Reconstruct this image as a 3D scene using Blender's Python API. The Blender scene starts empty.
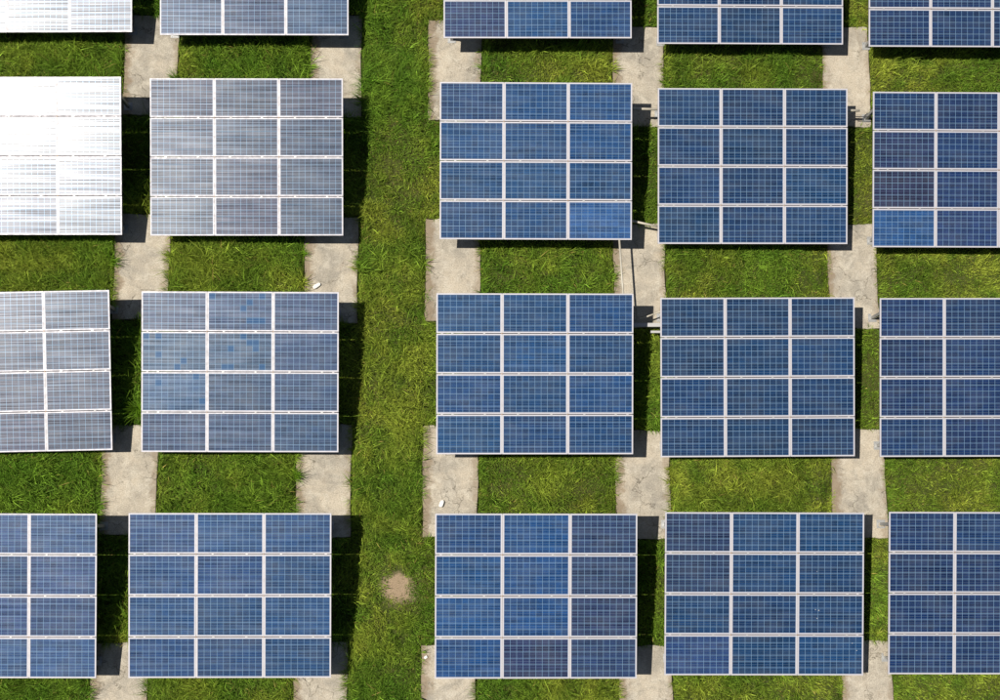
import bpy, bmesh, math, random
import numpy as np
from mathutils import Matrix, Vector
random.seed(7)
scn = bpy.context.scene
C = scn.collection

# ------------------------------------------------------------------ camera
cam_d = bpy.data.cameras.new('camera'); cam = bpy.data.objects.new('camera', cam_d); C.objects.link(cam)
cx = Vector((0.99980135, -0.00240564, 0.0197856)); cz = Vector((-0.01992872, -0.13664139, 0.9904201))
cy = cz.cross(cx).normalized()
M = Matrix((cx, cy, cz)).transposed().to_4x4(); M.translation = Vector((-0.6938, -4.757, 34.4805))
cam.matrix_world = M
cam_d.sensor_width = 36; cam_d.lens = 47.267; cam_d.clip_end = 2000
scn.camera = cam

# ------------------------------------------------------------------ light
SUN = Vector((-0.4557, 0.0249, 1.0)).normalized()          # towards the sun
w = bpy.data.worlds.new('World'); scn.world = w; w.use_nodes = True
nt = w.node_tree; nt.nodes.clear()
out = nt.nodes.new('ShaderNodeOutputWorld'); bg = nt.nodes.new('ShaderNodeBackground'); sky = nt.nodes.new('ShaderNodeTexSky')
sky.sky_type = 'NISHITA'; sky.sun_disc = False
sky.sun_elevation = math.asin(SUN.z); sky.sun_rotation = math.atan2(SUN.x, SUN.y)
bg.inputs[1].default_value = 0.05
nt.links.new(sky.outputs[0], bg.inputs[0]); nt.links.new(bg.outputs[0], out.inputs[0])
sd = bpy.data.lights.new('sun', 'SUN'); sd.energy = 5.0; sd.angle = math.radians(0.5); sd.color = (1.0, 0.955, 0.88)
so = bpy.data.objects.new('sun', sd); C.objects.link(so)
so.rotation_euler = SUN.to_track_quat('Z', 'Y').to_euler(); so.location = SUN * 60
scn.view_settings.view_transform = 'Standard'; scn.view_settings.look = 'None'
scn.view_settings.gamma = 1; scn.view_settings.use_curve_mapping = False
scn.view_settings.exposure = 0.22

# ------------------------------------------------------------------ helpers
def link(name, me, parent=None, loc=None, mat=None):
    o = bpy.data.objects.new(name, me); C.objects.link(o)
    if mat is not None and me is not None and not me.materials: me.materials.append(mat)
    if parent is not None: o.parent = parent
    if loc is not None: o.location = loc
    return o
def tag(o, label=None, cat=None, group=None, kind=None):
    if label: o['label'] = label
    if cat: o['category'] = cat
    if group: o['group'] = group
    if kind: o['kind'] = kind
    return o
def box(bm, x0, x1, y0, y1, z0, z1):
    vs = [bm.verts.new((x, y, z)) for z in (z0, z1) for y in (y0, y1) for x in (x0, x1)]
    for f in ((0,2,3,1), (4,5,7,6), (0,1,5,4), (2,6,7,3), (0,4,6,2), (1,3,7,5)):
        bm.faces.new([vs[i] for i in f])
def tube(bm, a, b, r, n=10):
    a, b = Vector(a), Vector(b); d = (b - a).normalized()
    u = d.orthogonal().normalized(); v = d.cross(u)
    R = [[bm.verts.new(p + (u*math.cos(t) + v*math.sin(t))*r) for t in [2*math.pi*i/n for i in range(n)]] for p in (a, b)]
    for i in range(n):
        j = (i+1) % n; bm.faces.new((R[0][i], R[0][j], R[1][j], R[1][i]))
    bm.faces.new(R[0][::-1]); bm.faces.new(R[1])
def mesh(name, fn, bevel=0, seg=1):
    bm = bmesh.new(); fn(bm)
    if bevel: bmesh.ops.bevel(bm, geom=bm.edges[:], offset=bevel, segments=seg, affect='EDGES')
    bmesh.ops.recalc_face_normals(bm, faces=bm.faces[:])
    me = bpy.data.meshes.new(name); bm.to_mesh(me); bm.free(); return me

class NT:
    def __init__(s, name):
        s.m = bpy.data.materials.new(name); s.m.use_nodes = True; s.t = s.m.node_tree
        s.b = s.t.nodes['Principled BSDF']
    def n(s, typ, **k):
        x = s.t.nodes.new(typ)
        for a, b in k.items(): setattr(x, a, b)
        return x
    def put(s, sock, v):
        if isinstance(v, bpy.types.NodeSocket): s.t.links.new(v, sock)
        elif v is not None: sock.default_value = v
    def math(s, op, a, b=None, c=None, clamp=False):
        x = s.n('ShaderNodeMath', operation=op, use_clamp=clamp)
        for i, v in enumerate((a, b, c)): s.put(x.inputs[i], v)
        return x.outputs[0]
    def mix(s, f, a, b, mode='MIX'):
        x = s.n('ShaderNodeMix', data_type='RGBA', blend_type=mode)
        s.put(x.inputs[0], f); s.put(x.inputs[6], a); s.put(x.inputs[7], b); return x.outputs[2]
    def noise(s, vec, scale, detail=4, rough=.55, dist=0):
        x = s.n('ShaderNodeTexNoise'); s.put(x.inputs['Vector'], vec)
        x.inputs['Scale'].default_value = scale; x.inputs['Detail'].default_value = detail
        x.inputs['Roughness'].default_value = rough; x.inputs['Distortion'].default_value = dist
        return x.outputs[0]
    def ramp(s, f, lo, hi, a=0., b=1.):
        x = s.n('ShaderNodeMapRange', interpolation_type='SMOOTHSTEP'); s.put(x.inputs[0], f)
        x.inputs[1].default_value = lo; x.inputs[2].default_value = hi; x.inputs[3].default_value = a; x.inputs[4].default_value = b
        return x.outputs[0]
    def vmap(s, vec, scale=(1,1,1)):
        x = s.n('ShaderNodeVectorMath', operation='MULTIPLY'); s.put(x.inputs[0], vec); x.inputs[1].default_value = scale
        return x.outputs[0]
    def bump(s, h, strength, dist):
        x = s.n('ShaderNodeBump'); x.inputs['Strength'].default_value = strength; x.inputs['Distance'].default_value = dist
        s.put(x.inputs['Height'], h); s.t.links.new(x.outputs[0], s.b.inputs['Normal'])
def rgb(r, g, b): return (r, g, b, 1)

# ------------------------------------------------------------------ materials
PW, PH = 1.6567, 1.0056                                   # one module
GX, GY = .015, .020                                       # gaps between modules
FW = .034                                                 # frame flange
CW, CH = (PW - 2*FW)/10, (PH - 2*FW)/6                    # cell pitch

def mat_cells():
    s = NT('polycrystalline_cells')
    tc = s.n('ShaderNodeTexCoord'); oi = s.n('ShaderNodeObjectInfo')
    sep = s.n('ShaderNodeSeparateXYZ'); s.t.links.new(tc.outputs['Object'], sep.inputs[0])
    u = s.math('DIVIDE', s.math('ADD', sep.outputs[0], 5*CW), CW)
    v = s.math('DIVIDE', s.math('ADD', sep.outputs[1], 3*CH), CH)
    def line(c, half):
        f = s.math('FRACT', c); d = s.math('MINIMUM', f, s.math('SUBTRACT', 1., f))
        return s.math('LESS_THAN', d, half)
    gap = s.math('MAXIMUM', line(u, .024), line(v, .024))
    bus = line(s.math('ADD', s.math('MULTIPLY', v, 3.), .5), .040)
    rnd = oi.outputs['Random']
    # cell id noise
    cid = s.n('ShaderNodeCombineXYZ'); s.put(cid.inputs[0], s.math('FLOOR', u)); s.put(cid.inputs[1], s.math('FLOOR', v))
    s.put(cid.inputs[2], s.math('MULTIPLY', rnd, 97.))
    wn = s.n('ShaderNodeTexWhiteNoise', noise_dimensions='3D'); s.t.links.new(cid.outputs[0], wn.inputs[0])
    cell = wn.outputs[0]
    # coordinates shifted per module
    off = s.n('ShaderNodeCombineXYZ'); s.put(off.inputs[0], s.math('MULTIPLY', rnd, 53.)); s.put(off.inputs[1], s.math('MULTIPLY', rnd, 31.))
    va = s.n('ShaderNodeVectorMath', operation='ADD'); s.t.links.new(tc.outputs['Object'], va.inputs[0]); s.t.links.new(off.outputs[0], va.inputs[1])
    P = va.outputs[0]
    streak = s.noise(s.vmap(P, (.32, 30, 1)), 1., 2, .6)
    film = s.noise(s.vmap(P, (1, 2.2, 1)), 1.3, 3, .5)
    vor = s.n('ShaderNodeTexVoronoi'); s.put(vor.inputs['Vector'], P); vor.inputs['Scale'].default_value = 46
    grain = s.n('ShaderNodeSeparateColor'); s.t.links.new(vor.outputs['Color'], grain.inputs[0])
    low_glare = s.math('GREATER_THAN', cell, oi.outputs['Alpha'])
    base = oi.outputs['Color']
    k = s.math('ADD', s.math('ADD', s.ramp(cell, 0, 1, .86, 1.14), s.ramp(grain.outputs[0], 0, 1, -.16, .16)), s.ramp(streak, .3, .7, -.3, .3))
    hv = s.n('ShaderNodeVectorMath', operation='SCALE'); s.t.links.new(base, hv.inputs[0]); s.put(hv.inputs['Scale'], k)
    col = s.mix(s.ramp(film, .35, .75, 0, .12), hv.outputs[0], rgb(.14, .15, .16))
    col = s.mix(s.math('MULTIPLY', low_glare, .8), col, rgb(.015, .07, .17))  # bluer cells: their missing glare is put into the colour too
    col = s.mix(bus, col, rgb(.13, .17, .23))
    col = s.mix(gap, col, rgb(.165, .275, .39))
    s.put(s.b.inputs['Base Color'], col)
    s.put(s.b.inputs['Metallic'], s.math('ADD', s.math('MULTIPLY', bus, .18), s.math('MULTIPLY', gap, .06)))
    spec = s.math('MULTIPLY', s.math('MULTIPLY', s.ramp(streak, .30, .70, .42, 1.6), s.ramp(film, .3, .75, .88, 1.12)), s.math('SUBTRACT', 1., s.math('MULTIPLY', low_glare, .5)))
    s.put(s.b.inputs['Specular IOR Level'], s.math('MULTIPLY', spec, .28))
    s.put(s.b.inputs['Roughness'], s.ramp(film, .3, .7, .295, .32))
    s.b.inputs['Coat Weight'].default_value = .6; s.b.inputs['Coat IOR'].default_value = 1.45
    s.put(s.b.inputs['Coat Roughness'], s.ramp(film, .3, .7, .070, .082))
    return s.m
def mat_metal(name, col, rough, metallic=.3, wear=.1):
    s = NT(name); g = s.n('ShaderNodeNewGeometry')
    nz = s.noise(g.outputs['Position'], 9, 5, .6)
    s.put(s.b.inputs['Base Color'], s.mix(s.ramp(nz, .35, .75, 0, wear*3), rgb(*col), rgb(col[0]*.7, col[1]*.66, col[2]*.6)))
    s.put(s.b.inputs['Roughness'], s.ramp(nz, .3, .7, rough-.08, rough+.1)); s.b.inputs['Metallic'].default_value = metallic
    return s.m
def mat_concrete():
    s = NT('old_concrete'); g = s.n('ShaderNodeNewGeometry'); P = g.outputs['Position']
    big = s.noise(P, .9, 4, .6, .4); mid = s.noise(P, 4.2, 6, .65, .6); fine = s.noise(P, 34, 4, .7)
    c = s.mix(s.ramp(big, .35, .68), rgb(.44, .38, .29), rgb(.29, .26, .21))
    c = s.mix(s.ramp(mid, .42, .72, 0, .75), c, rgb(.50, .45, .36))
    c = s.mix(s.ramp(s.noise(P, 2.1, 5, .7, 1.2), .58, .74, 0, .5), c, rgb(.19, .155, .115))
    c = s.mix(s.ramp(s.noise(P, .7, 6, .72, 2.0), .50, .70, 0, .55), c, rgb(.20, .185, .155))
    c = s.mix(s.ramp(s.noise(s.vmap(P, (6, 1.1, 1)), 1.0, 5, .7, .8), .55, .75, 0, .35), c, rgb(.22, .17, .12))
    c = s.mix(s.ramp(s.noise(P, 14, 3, .6), .64, .74, 0, .5), c, rgb(.14, .13, .09))
    sp = s.ramp(fine, .3, .7, .74, 1.16)
    hv = s.n('ShaderNodeVectorMath', operation='SCALE'); s.t.links.new(c, hv.inputs[0]); s.put(hv.inputs['Scale'], sp)
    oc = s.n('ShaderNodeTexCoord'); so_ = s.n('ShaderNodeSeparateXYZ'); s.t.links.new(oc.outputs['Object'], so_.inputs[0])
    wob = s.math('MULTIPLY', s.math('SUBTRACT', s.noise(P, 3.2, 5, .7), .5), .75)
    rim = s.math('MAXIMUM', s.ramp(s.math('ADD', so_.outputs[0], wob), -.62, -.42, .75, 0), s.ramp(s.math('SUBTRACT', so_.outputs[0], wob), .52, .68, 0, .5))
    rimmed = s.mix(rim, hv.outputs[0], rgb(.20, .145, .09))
    vo = s.n('ShaderNodeTexVoronoi', feature='DISTANCE_TO_EDGE'); vo.inputs['Scale'].default_value = .75
    wv = s.n('ShaderNodeVectorMath', operation='ADD'); s.t.links.new(P, wv.inputs[0])
    ns = s.n('ShaderNodeTexNoise'); ns.inputs['Scale'].default_value = 2.5; ns.inputs['Detail'].default_value = 5; s.t.links.new(P, ns.inputs['Vector'])
    s.t.links.new(ns.outputs['Color'], wv.inputs[1]); s.t.links.new(wv.outputs[0], vo.inputs['Vector'])
    crack = s.math('MULTIPLY', s.ramp(vo.outputs[0], .0, .014, 1, 0), s.ramp(big, .40, .55, 0, .8))
    s.put(s.b.inputs['Base Color'], s.mix(crack, rimmed, rgb(.10, .085, .06)))
    s.b.inputs['Roughness'].default_value = .9; s.b.inputs['Specular IOR Level'].default_value = .25
    s.bump(s.math('ADD', fine, s.math('MULTIPLY', mid, 2)), .5, .012)
    return s.m
def mat_ground():
    s = NT('turf_soil'); g = s.n('ShaderNodeNewGeometry'); P = g.outputs['Position']
    big = s.noise(P, .55, 4, .6); mid = s.noise(P, 5, 6, .7); fine = s.noise(P, 38, 4, .75)
    c = s.mix(s.ramp(big, .35, .65), rgb(.05, .065, .014), rgb(.08, .08, .022))
    c = s.mix(s.ramp(mid, .4, .7, 0, .8), c, rgb(.055, .08, .014))
    c = s.mix(s.ramp(s.noise(P, 11, 4, .6), .56, .72, 0, .6), c, rgb(.20, .16, .085))
    vm = s.n('ShaderNodeVectorMath', operation='DISTANCE'); s.t.links.new(P, vm.inputs[0]); vm.inputs[1].default_value = (-2.68, -6.21, 0)
    d = s.math('ADD', vm.outputs[1 if len(vm.outputs) > 1 else 0], s.math('MULTIPLY', s.math('SUBTRACT', s.noise(P, 3, 5, .7), .5), .9))
    bare = s.ramp(d, .28, .55, 1, 0)
    c = s.mix(bare, c, s.mix(s.ramp(fine, .3, .7), rgb(.42, .31, .20), rgb(.26, .19, .12)))
    s.put(s.b.inputs['Base Color'], c); s.b.inputs['Roughness'].default_value = 1; s.b.inputs['Specular IOR Level'].default_value = .1
    s.bump(s.math('ADD', fine, mid), .8, .05)
    return s.m
def mat_grass():
    s = NT('grass_blades')
    a = s.n('ShaderNodeVertexColor', layer_name='Col')
    s.put(s.b.inputs['Base Color'], a.outputs[0]); s.b.inputs['Roughness'].default_value = .6; s.b.inputs['Specular IOR Level'].default_value = .16
    tr = s.n('ShaderNodeBsdfTranslucent'); s.put(tr.inputs[0], s.mix(1., a.outputs[0], rgb(.95, 1., .45), 'MULTIPLY'))
    mx = s.n('ShaderNodeMixShader'); mx.inputs[0].default_value = .28
    s.t.links.new(s.b.outputs[0], mx.inputs[1]); s.t.links.new(tr.outputs[0], mx.inputs[2])
    s.t.links.new(mx.outputs[0], s.t.nodes['Material Output'].inputs[0])
    return s.m
M_cell = mat_cells()
M_frame = mat_metal('anodised_frame', (.45, .43, .45), .5, .1, .06)
M_steel = mat_metal('galvanised_steel', (.36, .36, .35), .5, .4, .2)
M_rail = mat_metal('white_rail', (.42, .41, .40), .5, .2, .1)
M_clamp = mat_metal('clamp_metal', (.36, .33, .29), .5, .5, .3)
M_rust = mat_metal('rusty_bolt', (.30, .17, .06), .7, .3, .3)
M_conc = mat_concrete(); M_ground = mat_ground(); M_grass = mat_grass()
M_pipe = mat_metal('white_pvc', (.46, .42, .34), .45, 0, .15)
M_black = mat_metal('black_plastic', (.02, .02, .022), .45, 0, .1)
M_drop = mat_metal('dried_dropping', (.24, .26, .28), .85, 0, .1)
M_rubble = mat_metal('white_plaster', (.74, .72, .66), .85, 0, .1)

# ------------------------------------------------------------------ ground
me = bpy.data.meshes.new('ground')
me.from_pydata([(-400,-400,0), (400,-400,0), (400,400,0), (-400,400,0)], [], [(0,1,2,3)])
tag(link('ground', me, mat=M_ground), kind='structure')

# ------------------------------------------------------------------ concrete slabs
SL = {  # gap between columns: x0, x1, y0, y1 for the four rows of slabs, far row first
 'first and second columns': [(-10.18,-8.72,6.39,9.21), (-10.24,-8.79,.80,3.65), (-10.36,-8.92,-4.83,-1.99), (-10.43,-8.99,-10.33,-7.55)],
 'lane left': [(-5.12,-3.75,6.35,9.24), (-5.20,-3.78,.71,3.58), (-5.31,-3.89,-4.90,-1.98), (-5.29,-3.92,-10.36,-7.56)],
 'lane right': [(-1.93,-.50,6.28,9.11), (-1.98,-.53,.76,3.54), (-2.02,-.59,-4.91,-2.02), (-2.04,-.64,-10.43,-7.66)],
 'third and fourth': [(3.11,4.50,6.11,8.94), (3.04,4.43,.58,3.41), (3.02,4.44,-4.97,-2.15), (3.04,4.40,-10.46,-7.69)],
 'fourth and fifth': [(8.86,10.14,6.13,8.97), (8.82,10.13,.58,3.42), (8.70,10.12,-4.96,-2.11), (8.77,10.07,-10.36,-7.59)]}
SLAB_LABEL = {
 'first and second columns': [
  'concrete slab at the top, right above the gap beside the glaring white array',
  'concrete slab between the glaring white array above and the crooked array below',
  'concrete slab directly below the shaded gap beside the crooked array',
  'concrete slab at the bottom edge, leftmost of all slabs there'],
 'lane left': [
  'concrete slab left of the wide grass lane, topmost there, between two greyish arrays',
  'concrete slab left of the grass lane with one white rubble chip lying on it',
  'clean concrete slab left of the grass lane, just above the bare earth patch',
  'concrete slab left of the grass lane, lowest of that side, below the bare earth patch'],
 'lane right': [
  'stained grey concrete slab right of the wide grass lane, topmost there',
  'pale empty concrete slab right of the grass lane, second from the top',
  'concrete slab right of the grass lane with brown stain and a white rubble chip',
  'concrete slab right of the grass lane, lowest of that side, at the bottom edge'],
 'third and fourth': [
  'blotchy concrete slab, top one between the third and fourth array columns',
  'concrete slab crossed by a white pipe and its thin shadow line',
  'concrete slab between third and fourth array columns, next one below the piped slab',
  'concrete slab between third and fourth array columns at the bottom edge'],
 'fourth and fifth': [
  'concrete slab with a small black box on it near the fifth column of arrays',
  'long concrete slab below the corner of the bright blue panel, with white flecks',
  'concrete slab between fourth and fifth array columns, third from the top',
  'concrete slab between fourth and fifth array columns at the bottom edge']}
SLABS = []
def slab(x0, x1, y0, y1, label, zt):
    W, H = x1-x0, y1-y0; cxx, cyy = (x0+x1)/2, (y0+y1)/2
    rr = random.Random(int(x0*100)+int(y0*10))
    pts = []; cs = [(-W/2,-H/2), (W/2,-H/2), (W/2,H/2), (-W/2,H/2)]
    for i in range(4):
        a, b = cs[i], cs[(i+1) % 4]; n = 12; ph = rr.uniform(0, 6)
        L = math.hypot(b[0]-a[0], b[1]-a[1]); nx, ny = (b[1]-a[1])/L, -(b[0]-a[0])/L
        for k in range(n):
            t = k/n; e = (rr.uniform(-.012, .012) + .014*math.sin(ph+t*7)) * (1 if k else .4)
            pts.append((a[0]+(b[0]-a[0])*t+nx*e, a[1]+(b[1]-a[1])*t+ny*e))
    bm = bmesh.new()
    lo = [bm.verts.new((x, y, -.05)) for x, y in pts]; hi = [bm.verts.new((x, y, zt-.012)) for x, y in pts]
    top = [bm.verts.new((x*(1-.02/W*1.2), y*(1-.02/H*1.2), zt)) for x, y in pts]; n = len(pts)
    for i in range(n):
        j = (i+1) % n; bm.faces.new((lo[i], lo[j], hi[j], hi[i])); bm.faces.new((hi[i], hi[j], top[j], top[i]))
    bm.faces.new(top); bm.faces.new(lo[::-1])
    me = bpy.data.meshes.new('concrete_slab'); bm.to_mesh(me); bm.free()
    o = link('concrete_slab', me, loc=(cxx, cyy, 0), mat=M_conc)
    tag(o, label, 'concrete slab', 'concrete foundation slabs between the arrays', 'thing')
    SLABS.append((x0, x1, y0, y1, zt))
for key, rows in SL.items():
    for r, q in enumerate(rows): slab(*q, SLAB_LABEL[key][r], .085)
def ground_z(x, y):
    for x0, x1, y0, y1, z in SLABS:
        if x0 < x < x1 and y0 < y < y1: return z
    return 0.

# ------------------------------------------------------------------ solar arrays
TH = 0.1427
TAB = {  # X, Y, height of the middle, yaw, cross tilt
'A0': (-12.27,10.433,1.203,0,.035), 'B0': (-6.532,10.343,1.221,.001,.010), 'C0': (.996,10.245,1.355,.004,.001), 'D0': (6.714,10.186,1.155,.001,-.001), 'E0': (12.382,10.099,1.25,0,0),
'A1': (-12.324,4.911,1.279,0,.030), 'B1': (-6.599,4.893,1.233,.002,.007), 'C1': (.922,4.776,1.354,-.002,.001), 'D1': (6.631,4.724,1.115,.001,0), 'E1': (12.292,4.634,1.144,-.002,.001),
'A2': (-12.455,-.712,1.042,.02,-.001), 'B2': (-6.641,-.728,1.177,-.003,.001), 'C2': (.857,-.806,1.414,-.001,0), 'D2': (6.588,-.863,1.165,.004,-.001), 'E2': (12.24,-.868,1.169,.002,.003),
'A3': (-12.556,-6.317,1.178,-.006,0), 'B3': (-6.729,-6.323,1.321,-.003,0), 'C3': (.848,-6.355,1.507,-.003,.002), 'D3': (6.585,-6.333,1.204,-.005,.002), 'E3': (12.226,-6.336,1.188,-.004,.005)}
ARR_LABEL = {
'A0': 'sun whitened solar array cut by the top left corner of the photo',
'B0': 'greyish solar array at the top edge, just left of the wide grass lane',
'C0': 'blue solar array at the top edge, just right of the wide grass lane',
'D0': 'dark blue solar array at the top edge, fourth from the left',
'E0': 'navy solar array cut by the top right corner of the photo',
'A1': 'solar array bleached pure white by the mirrored sun in its upper panels',
'B1': 'hazy silver blue solar array directly right of the blinding white one',
'C1': 'blue solar array with bright blue lower right panel and white pipe leaving below it',
'D1': 'evenly dark blue solar array directly left of the one with the purplish panel',
'E1': 'navy solar array at the right edge with one purplish panel above a bright blue panel',
'A2': 'streaky grey solar array set slightly crooked, below the white glaring one',
'B2': 'pale streaky solar array with scattered darker square cells in its left panels',
'C2': 'blue solar array whose top edge the white pipe runs under',
'D2': 'dark blue solar array with a white cable channel at its upper left corner',
'E2': 'dark navy solar array directly below the one with the purplish panel',
'A3': 'blue grey streaky solar array in the bottom left corner of the photo',
'B3': 'blue solar array left of the bare earth patch in the grass lane',
'C3': 'blue solar array right of the bare earth patch in the grass lane',
'D3': 'blue solar array with small whitish droppings on its right hand panels',
'E3': 'dark blue solar array in the bottom right corner of the photo'}

def frame_mesh(bm):
    x, y = PW/2, PH/2; f = FW
    for sy in (-1, 1): box(bm, -x, x, *sorted((sy*y, sy*(y-f))), -.04, 0)
    for sx in (-1, 1): box(bm, *sorted((sx*x, sx*(x-f))), -y+f, y-f, -.04, 0)
ME_frame = mesh('panel_frame', frame_mesh); ME_frame.materials.append(M_frame)
ME_panel = mesh('solar_panel', lambda bm: box(bm, -PW/2+FW-.002, PW/2-FW+.002, -PH/2+FW-.002, PH/2-FW+.002, -.012, -.005)); ME_panel.materials.append(M_cell)
LT = 4*PH + 3*GY
ME_seam = mesh('rafter', lambda bm: box(bm, -.03, .03, -LT/2+.01, LT/2-.01, -.095, -.0405), .003); ME_seam.materials.append(M_rail)
ME_seamcap = mesh('cover_strip', lambda bm: box(bm, -.0055, .0055, -LT/2+.01, LT/2-.01, -.0395, -.004)); ME_seamcap.materials.append(M_rail)
ME_beam = mesh('beam', lambda bm: box(bm, -2.47, 2.47, -.04, .04, -.176, -.0965), .004); ME_beam.materials.append(M_steel)
def clamp_mesh(bm):
    box(bm, -.028, .028, -.019, .019, .0015, .0065); box(bm, -.02, .02, -.0085, .0085, -.035, .001)
    tube(bm, (0,0,.007), (0,0,.014), .009, 8)
ME_clamp = mesh('clamp', clamp_mesh); ME_clamp.materials.append(M_steel)
ME_bolt = mesh('joint_bolt', lambda bm: (tube(bm, (0,0,-.03), (0,0,.012), .013, 8), box(bm, -.022, .022, -.009, .009, -.004, .004))); ME_bolt.materials.append(M_rust)
ME_plate = mesh('base_plate', lambda bm: (box(bm, -.11, .11, -.11, .11, 0, .012), [tube(bm, (sx*.08, sy*.08, .0125), (sx*.08, sy*.08, .03), .011, 6) for sx in (-1,1) for sy in (-1,1)])); ME_plate.materials.append(M_steel)
legcache = {}
def leg_mesh(h):
    k = round(h, 3)
    if k not in legcache:
        me = mesh('leg', lambda bm: box(bm, -.04, .04, -.04, .04, 0, k), .004); me.materials.append(M_steel); legcache[k] = me
    return legcache[k]
TONE = {'A': (.034,.042,.075), 'B': (.020,.042,.098), 'C': (.002,.034,.108), 'D': (.002,.023,.074), 'E': (.004,.018,.066)}  # A and B greyer: part of the sun glare is put into colour
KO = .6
LOW_GLARE = {('B2',1,0), ('B2',1,1), ('B2',2,0), ('B2',0,1)}
TONE2 = {'B3': (.006,.036,.110), 'A3': (.016,.044,.118), 'C3': (.003,.036,.118), 'B1': (.034,.042,.075), 'D3': (.003,.027,.085)}  # B1 greyed like A, its glare wash partly painted in
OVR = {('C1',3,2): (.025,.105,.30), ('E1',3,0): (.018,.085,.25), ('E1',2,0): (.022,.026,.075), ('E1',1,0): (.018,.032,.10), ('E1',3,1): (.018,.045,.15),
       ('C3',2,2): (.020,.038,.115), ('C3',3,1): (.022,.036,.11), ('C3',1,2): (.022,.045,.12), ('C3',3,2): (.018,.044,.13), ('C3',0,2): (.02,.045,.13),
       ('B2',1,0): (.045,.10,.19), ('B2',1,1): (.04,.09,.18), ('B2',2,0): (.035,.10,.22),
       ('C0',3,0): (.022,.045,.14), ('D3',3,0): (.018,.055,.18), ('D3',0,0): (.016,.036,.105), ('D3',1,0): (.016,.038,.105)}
def array(key):
    X, Y, h, yaw, ct = TAB[key]
    dx = 2.5*math.sin(ct) if key in ('A0', 'A1') else 0; h -= dx      # keep the near edge where it stands
    r = link('solar_array', None, loc=(X, Y, 0)); r.rotation_euler = (0, 0, yaw); r.empty_display_size = .3
    tag(r, ARR_LABEL[key], 'solar array', 'solar arrays of twelve panels each')
    T = Matrix.Translation((0, 0, h)) @ Matrix.Rotation(TH + (.024 if key == 'A1' else 0), 4, 'X') @ Matrix.Rotation(-ct, 4, 'Y')
    rr = random.Random(key)
    def part(name, me, m, parent=r):
        o = link(name, me, parent); o.matrix_local = m; return o
    for j in range(4):
        for i in range(3):
            px = (i-1)*(PW+GX); py = (1.5-j)*(PH+GY)
            jit = .0035
            if key[0] == 'A': jit = .006
            m = T @ Matrix.Translation((px, py, 0)) @ Matrix.Rotation(rr.gauss(0, jit*.8), 4, 'X') @ Matrix.Rotation(rr.gauss(0, jit*.8), 4, 'Y')
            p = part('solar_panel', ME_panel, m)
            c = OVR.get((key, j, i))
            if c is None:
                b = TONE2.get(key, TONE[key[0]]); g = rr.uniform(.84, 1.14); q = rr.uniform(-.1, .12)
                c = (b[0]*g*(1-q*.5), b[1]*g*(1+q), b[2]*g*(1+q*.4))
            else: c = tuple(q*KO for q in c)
            p.color = (*c, .91 if (key, j, i) in LOW_GLARE else 1.0)
            part('panel_frame', ME_frame, Matrix.Identity(4), p)
    for x in (-(PW+GX)/2, (PW+GX)/2):
        o = part('rafter', ME_seam, T @ Matrix.Translation((x, 0, 0)))
        part('cover_strip', ME_seamcap, Matrix.Identity(4), o)
    for x in (-2.36, 2.36): part('rafter', ME_seam, T @ Matrix.Translation((x, 0, 0)))
    for y in (-1.72, 1.72): part('beam', ME_beam, T @ Matrix.Translation((0, y, 0)))
    for j in range(3):
        y = (1-j)*(PH+GY)
        for i in range(3):
            for d in (-.42, .40): part('clamp', ME_clamp, T @ Matrix.Translation(((i-1)*(PW+GX)+d+rr.uniform(-.02,.02), y, 0)))
        for x in (-(PW+GX)/2, (PW+GX)/2): part('joint_bolt', ME_bolt, T @ Matrix.Translation((x, y, 0)))
    for sx in (-1, 1):
        for sy in (-1, 1):
            lx, ly = sx*2.30, sy*1.72*math.cos(TH)
            top = T @ Vector((lx, sy*1.72, -.172)); gz = ground_z(X+lx, Y+ly)
            o = link('leg', leg_mesh(top.z-gz-.013), r, loc=(top.x, top.y, gz+.0125))
            link('base_plate', ME_plate, o, loc=(0, 0, -.0125))
    return r
for k in TAB: array(k)

# ------------------------------------------------------------------ pipes, channels and small things
def rod(name, pts, r, label, cat, mat=M_pipe, group=None):
    bm = bmesh.new()
    for a, b in zip(pts[:-1], pts[1:]): tube(bm, a, b, r, 12)
    for p in pts[1:-1]: bmesh.ops.create_icosphere(bm, subdivisions=2, radius=r*1.25, matrix=Matrix.Translation(p))
    me = bpy.data.meshes.new(name); bm.to_mesh(me); bm.free()
    for f in me.polygons: f.use_smooth = True
    return tag(link(name, me, mat=mat), label, cat, group)
rod('white_pipe', [(3.06,3.3,1.0), (3.10,2.76,1.02), (3.21,.7,1.02), (3.22,.2,1.0)], .027, 'white pipe running down over the concrete slab between two blue arrays', 'pipe')
rod('conduit', [(3.1,6.39,.80), (4.4,6.36,.80)], .034, 'white conduit crossing the top gap between the third and fourth array columns', 'conduit')
rod('conduit', [(3.3,3.36,.72), (3.5,3.34,.70), (4.35,3.20,.52)], .03, 'slanting white conduit just above the slab that the pipe crosses', 'conduit')
rod('conduit', [(8.9,6.36,.78), (9.62,6.36,.78)], .034, 'short white conduit stub beside the slab with the black box', 'conduit')
rod('black_cable', [(9.6,6.3,.45), (10.3,6.28,.45)], .012, 'thin dark cable running to the small black box', 'cable', M_black)
rod('brace_rod', [(3.66,.74,.55), (4.05,.88,.6), (4.5,1.04,.66)], .022, 'thin slanting brace rod above the white cable channel', 'rod')
def chan(x0, x1, y, z, wd, label):
    t = .012
    me = mesh('cable_channel', lambda bm: (box(bm, x0, x1, y-wd, y+wd, z-t, z), box(bm, x0, x1, y-wd, y-wd+t, z-.06, z-t-.0005), box(bm, x0, x1, y+wd-t, y+wd, z-.06, z-t-.0005)))
    tag(link('cable_channel', me, mat=M_rail), label, 'cable channel')
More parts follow.
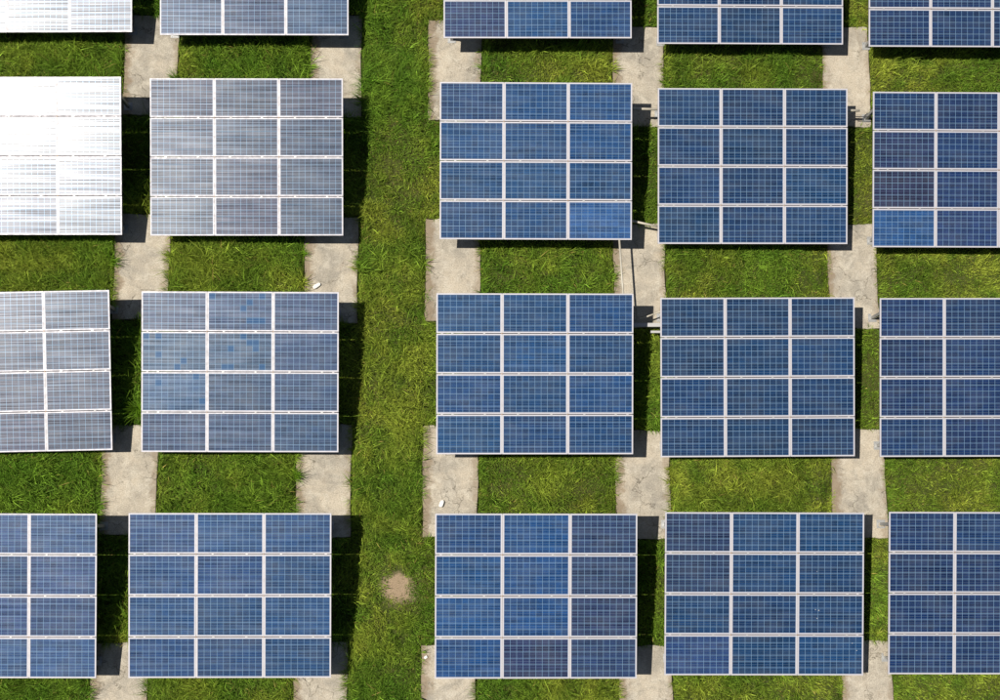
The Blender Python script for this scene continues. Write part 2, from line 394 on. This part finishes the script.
chan(3.2, 4.4, .60, .50, .05, 'wide white cable channel bridging the shaded gap at the pale slab end')
chan(3.95, 4.45, .42, .47, .03, 'narrow white cable channel just below the wide one')
def jbox(x, y, z, s, label, mat=M_black):
    def fn(bm):
        box(bm, -s, s, -s*.7, s*.7, 0, s*1.1)
        box(bm, -s*1.06, s*1.06, -s*.76, s*.76, s*1.1+.002, s*1.3)
        tube(bm, (-s*1.5, 0, s*.5), (-s*1.02, 0, s*.5), .018, 8); tube(bm, (0, s*.72, s*.5), (0, s*1.5, s*.5), .018, 8)
    return tag(link('junction_box', mesh('junction_box', fn), loc=(x, y, z), mat=mat), label, 'box')
jbox(10.02, 6.40, .085, .07, 'small black junction box on the slab beside the upper right arrays')
def anchor(x, y, z, label):
    def fn(bm):
        box(bm, -.07, .06, -.05, .06, 0, .04); box(bm, -.025, .025, -.03, .04, .0405, .10); tube(bm, (.0,.0,.101), (.0,.0,.14), .014, 8)
    tag(link('anchor_block', mesh('anchor_block', fn, .006), loc=(x, y, z), mat=M_conc), label, 'anchor block', 'small anchor blocks beside the right hand arrays')
anchor(9.98, .90, .085, 'small concrete anchor block with bolt, upper one in the right gap')
anchor(9.95, -4.62, .085, 'small concrete anchor block with bolt, middle one in the right gap')
anchor(9.93, -7.92, .085, 'small concrete anchor block with bolt, lower one in the right gap')
def rubble(x, y, rz, sx, sy, sz, seed, label):
    bm = bmesh.new(); bmesh.ops.create_icosphere(bm, subdivisions=2, radius=1)
    rr = random.Random(seed)
    for v in bm.verts:
        v.co = Vector([math.copysign(abs(c)**.6, c) for c in v.co]) * (1+rr.uniform(-.1, .1)); v.co.x *= sx; v.co.y *= sy; v.co.z *= sz
    me = bpy.data.meshes.new('rubble_chip'); bm.to_mesh(me); bm.free()
    o = link('rubble_chip', me, loc=(x, y, .085+sz*.8), mat=M_rubble); o.rotation_euler = (0, .08, rz); tag(o, label, 'rubble')
rubble(-4.86, 1.70, .55, .11, .055, .045, 3, 'white rubble chip on the slab left of the grass lane')
rubble(-1.53, -4.05, 1.15, .10, .055, .05, 5, 'white rubble chip on the stained slab right of the grass lane')
rubble(-1.92, -7.95, .6, .05, .035, .03, 9, 'tiny white rubble chip at the corner of the lowest slab right of the grass lane')
# bird droppings on one array: flat marks that belong to its panels
def find(key, j, i):
    X, Y = TAB[key][:2]
    root = [o for o in bpy.data.objects if o.name.startswith('solar_array') and abs(o.location.x-X) < .01 and abs(o.location.y-Y) < .01][0]
    return [o for o in root.children if o.name.startswith('solar_panel')][j*3+i]
def dropping(p, x, y, r, seed):
    rr = random.Random(seed); n = 14; bm = bmesh.new()
    vs = [bm.verts.new((math.cos(2*math.pi*k/n)*r*rr.uniform(.5, 1.2), math.sin(2*math.pi*k/n)*r*rr.uniform(.5, 1.1), 0)) for k in range(n)]
    vt = [bm.verts.new(v.co*.8+Vector((0, 0, .002))) for v in vs]
    for k in range(n): bm.faces.new((vs[k], vs[(k+1) % n], vt[(k+1) % n], vt[k]))
    bm.faces.new(vt)
    me = bpy.data.meshes.new('bird_dropping'); bm.to_mesh(me); bm.free()
    link('bird_dropping', me, p, loc=(x, y, -.0045), mat=M_drop)
for (j, x, y, r, s) in [(2, -.38, .12, .03, 1), (2, -.30, .10, .035, 2), (2, -.34, -.1, .028, 3), (1, -.35, .05, .02, 4), (3, .55, .3, .025, 5), (3, .66, .12, .025, 6)]:
    dropping(find('D3', j, 2), x, y, r*.65, s)

# ------------------------------------------------------------------ grass
rng = np.random.default_rng(11)
def vnoise(x, y, scale, seed):
    g = np.random.default_rng(seed).random((256, 256)); X = x*scale+1000; Y = y*scale+1000
    xi = np.floor(X).astype(int); yi = np.floor(Y).astype(int); fx = X-xi; fy = Y-yi
    fx = fx*fx*(3-2*fx); fy = fy*fy*(3-2*fy); xi %= 255; yi %= 255
    return (g[xi,yi]*(1-fx)+g[xi+1,yi]*fx)*(1-fy) + (g[xi,yi+1]*(1-fx)+g[xi+1,yi+1]*fx)*fy
def fbm(x, y, s, seed): return (vnoise(x,y,s,seed)*.5+vnoise(x,y,s*2.1,seed+1)*.3+vnoise(x,y,s*4.3,seed+2)*.2)
N = 1900000
X0, X1, Y0, Y1 = -16, 16.4, -11.2, 12.6
# clumped positions
ncl = 60000
ccx = rng.uniform(X0, X1, ncl); ccy = rng.uniform(Y0, Y1, ncl)
cl = rng.integers(0, ncl, N); spread = rng.gamma(2., .035, N); ang = rng.uniform(0, 2*np.pi, N)
bx = ccx[cl]+np.cos(ang)*spread; by = ccy[cl]+np.sin(ang)*spread
half = rng.random(N) < .35
bx = np.where(half, rng.uniform(X0, X1, N), bx); by = np.where(half, rng.uniform(Y0, Y1, N), by)
keep = np.ones(N, bool)
edge = np.full(N, 9.)                                     # distance to the nearest slab
ex = np.zeros(N); ey = np.zeros(N)
for (x0, x1, y0, y1, z) in SLABS:
    inside = (bx > x0-.0) & (bx < x1+.0) & (by > y0) & (by < y1); keep &= ~inside
    qx = np.clip(bx, x0, x1)-bx; qy = np.clip(by, y0, y1)-by; d = np.hypot(qx, qy)
    m = d < edge; edge = np.where(m, d, edge); ex = np.where(m, qx, ex); ey = np.where(m, qy, ey)
under = np.zeros(N); 
for (X, Y, h, yaw, ct) in TAB.values():
    d = np.minimum(2.5-np.abs(bx-X), 2.0-np.abs(by-Y)); under = np.maximum(under, d)
keep &= ~((under > .9) & (rng.random(N) < .92))
bare = np.hypot(bx+2.68, by+6.21) + (fbm(bx, by, 3., 60)-.5)*.9
keep &= ~(rng.random(N) < np.clip((.54-bare)*3.4, 0, .98))
out_ = np.maximum(np.maximum(-14.3-bx, bx-14.6), np.maximum(-9.8-by, by-10.6))
keep &= ~((out_ > 0) & (rng.random(N) < .6))
thin = fbm(bx, by, .9, 80); keep &= ~((thin < .36) & (rng.random(N) < .3))
for nm in ('bx','by','cl','edge','ex','ey','under','bare','ang'): globals()[nm] = globals()[nm][keep]
n = len(bx); print('blades', n)
tall = fbm(bx, by, .8, 20); tuft = rng.random(ncl)[cl]
rowd = np.min([np.abs(by-(Y+2.25)) for Y in (4.8,-.8,-6.35)] + [np.abs(by-(Y-2.35)) for Y in (10.3,4.8,-.8,-6.35)], axis=0)
L = (.085 + .17*np.clip((tall-.3)*2.2, 0, 1)) * rng.gamma(9, 1/9, n) * (.75+.6*tuft)
lane = (bx > -3.9) & (bx < -1.9); L = np.where(lane, L*.95+.015, L)
right = bx > 8; L = np.where(right, L*.66, L)
left = bx < -3; L = np.where(left & ~lane, L*1.2+.02, L)
L += np.where((tuft > .985), .16, 0)
L = np.where(edge < .12, L+.05, L)
L = np.where(under > .2, L*.8, L)
L = np.where(bx < 2.9, L*.95, L*.9)
L = np.where((bx > -4.2) & (bx < -3.1), L+.08*np.clip(fbm(bx, by, 1.6, 70)*2-.3, 0, 1), L)
L = np.where(np.hypot(rowd, 0) < .35, L+.05, L)
L = np.where(bare < .75, L*.5, L)
W = rng.uniform(.003, .0058, n)*(1+.9*(tuft > .96))
wide = rng.random(n) < .05; W = np.where(wide, W*2.6, W); L = np.where(wide, L*.7, L)
tilt = rng.uniform(.25, 1.25, n); a = ang + rng.normal(0, .5, n)
flow = fbm(bx, by, .5, 33)*9
mixd = rng.random(n) < .45; a = np.where(mixd, flow+rng.normal(0, .6, n), a)
near = (edge < .16) & (rng.random(n) < np.where(fbm(bx, by, 1.7, 90) > .56, .5, .02)); a = np.where(near, np.arctan2(ey, ex)+rng.normal(0, .5, n), a); tilt = np.where(near, rng.uniform(.7, 1.2, n), tilt)
dot = np.cos(a)*ex+np.sin(a)*ey
flip = (edge < .22) & ~near & (dot > 0) & (rng.random(n) < .85); a = np.where(flip, a+np.pi, a)
dx, dy = np.cos(a), np.sin(a); px, py = -dy, dx
def pt(frac, t): return bx+dx*L*frac*np.sin(t), by+dy*L*frac*np.sin(t), L*frac*np.cos(t)
# curved blade: root, middle, tip drooping
mx_, my_, mz_ = pt(.55, tilt*.55)
tx, ty = mx_+dx*L*.5*np.sin(tilt*1.25), my_+dy*L*.5*np.sin(tilt*1.25); tz = mz_+L*.5*np.cos(np.minimum(tilt*1.25, 1.9))
mz_ += .004; tz = np.maximum(tz, .012)
nslab = edge < .3; tz = np.where(nslab, np.maximum(tz, .1), tz); mz_ = np.where(nslab & (mz_ < .1), np.maximum(mz_, .06), mz_)
V = np.empty((n, 5, 3), np.float32)
V[:,0] = np.stack([bx-px*W*.7, by-py*W*.7, np.full(n, -.01)], -1); V[:,1] = np.stack([bx+px*W*.7, by+py*W*.7, np.full(n, -.01)], -1)
V[:,2] = np.stack([mx_+px*W, my_+py*W, mz_], -1); V[:,3] = np.stack([mx_-px*W, my_-py*W, mz_], -1); V[:,4] = np.stack([tx, ty, tz], -1)
me = bpy.data.meshes.new('grass')
me.vertices.add(5*n); me.vertices.foreach_set('co', V.ravel())
base = (np.arange(n)*5)[:,None]
loops = np.concatenate([base+np.array([0,1,2,3]), base+np.array([3,2,4])], 1).astype(np.int32).ravel()
me.loops.add(7*n); me.loops.foreach_set('vertex_index', loops)
me.polygons.add(2*n)
ls = np.stack([np.arange(n)*7, np.arange(n)*7+4], 1).astype(np.int32).ravel()
me.polygons.foreach_set('loop_start', ls)
me.update(calc_edges=True)
# leaf colour: species and dryness in patches; lit and dark blade contrast is painted in
c1 = np.array([.165,.270,.026]); c2 = np.array([.285,.335,.040]); c3 = np.array([.060,.160,.012]); c4 = np.array([.34,.27,.07])
pn = np.clip((fbm(bx, by, .55, 40)-.32)*2.6, 0, 1)[:,None]; pm = np.clip((fbm(bx, by, 2.2, 50)-.35)*3, 0, 1)[:,None]
pn = np.clip(pn + np.where(right, .25, 0)[:,None] - np.where(left & ~lane, .12, 0)[:,None], 0, 1)
col = c1*(1-pn)+c2*pn; col = col*(1-.62*pm)+c3*.62*pm
dry = (rng.random(n) < (.012+.03*np.clip(1-tall*1.6, 0, 1)))[:,None]; col = np.where(dry, c4, col)
col = col*rng.gamma(7, 1/7, n)[:,None]
col = col*(.72+.62*rng.random(ncl)[cl])[:,None]
col = col*np.where(rng.random(n) < .12, 1.38, 1.)[:,None]  # random blades brightened: sunlit contrast put into their colour
rgba = np.ones((n, 5, 4), np.float32); rgba[:,:,:3] = col[:,None,:]
ca = me.color_attributes.new('Col', 'FLOAT_COLOR', 'POINT'); ca.data.foreach_set('color', rgba.ravel())
me.materials.append(M_grass)
tag(link('grass', me), 'long green and yellowish grass growing round the arrays and slabs', 'grass', kind='stuff')

# a few tall tufts that stand apart from the rest of the grass
def grass_tuft(x, y, z, size, nb, seed, label, aim=None):
    rr = random.Random(seed); vs = []; fs = []; cols = []
    for k in range(nb):
        a = rr.uniform(0, 2*math.pi) if aim is None or rr.random() < .35 else rr.gauss(aim, .6)
        Lb = size*rr.uniform(.55, 1.1); wd = rr.uniform(.005, .010); dx, dy = math.cos(a), math.sin(a)
        ox, oy = x+rr.gauss(0, .05), y+rr.gauss(0, .05); lean = rr.uniform(.3, 1.0); c0 = len(vs)
        b = rr.uniform(.7, 1.4); cc = (.13*b, .25*b, .014*b, 1)
        hh = 0; dd = 0
        for i in range(5):
            t = lean*(.35+i*.42)
            ww = wd*(1-i/4.6)
            vs += [(ox+dx*dd-dy*ww, oy+dy*dd+dx*ww, max(z+hh, z+.01)-(.03 if i == 0 else 0)), (ox+dx*dd+dy*ww, oy+dy*dd-dx*ww, max(z+hh, z+.01)-(.03 if i == 0 else 0))]
            cols += [cc, cc]; dd += Lb/4*math.sin(t); hh += Lb/4*math.cos(t)
        for i in range(4): fs.append((c0+2*i, c0+2*i+1, c0+2*i+3, c0+2*i+2))
    me = bpy.data.meshes.new('grass_tuft'); me.from_pydata([(v[0]-x, v[1]-y, v[2]) for v in vs], [], fs)
    ca = me.color_attributes.new('Col', 'FLOAT_COLOR', 'POINT'); ca.data.foreach_set('color', [q for c in cols for q in c])
    tag(link('grass_tuft', me, loc=(x, y, 0), mat=M_grass), label, 'grass tuft', kind='thing')
grass_tuft(-9.42, -1.6, 0, .75, 100, 1, 'tall arching grass tuft in the dark gap right of the crooked array')
grass_tuft(-9.5, -7.0, 0, .65, 70, 2, 'leafy grass tuft in the dark gap between the two bottom left arrays')
grass_tuft(-5.38, -3.3, 0, .62, 80, 3, 'dark grass tuft leaning over the slab just above the bare earth patch', 0)
grass_tuft(-10.3, 2.35, 0, .6, 70, 4, 'grass tuft leaning over the slab between the glaring and crooked arrays', 0)
grass_tuft(-5.25, 2.55, 0, .36, 50, 5, 'grass tuft leaning over the left edge of the slab with a rubble chip', 0)
grass_tuft(-8.75, 7.35, 0, .48, 80, 6, 'bushy grass tuft beside the topmost slab near the glaring array', 2.8)
grass_tuft(-1.98, 1.45, 0, .25, 30, 7, 'small brownish grass tuft on the left rim of the pale empty slab', 0)
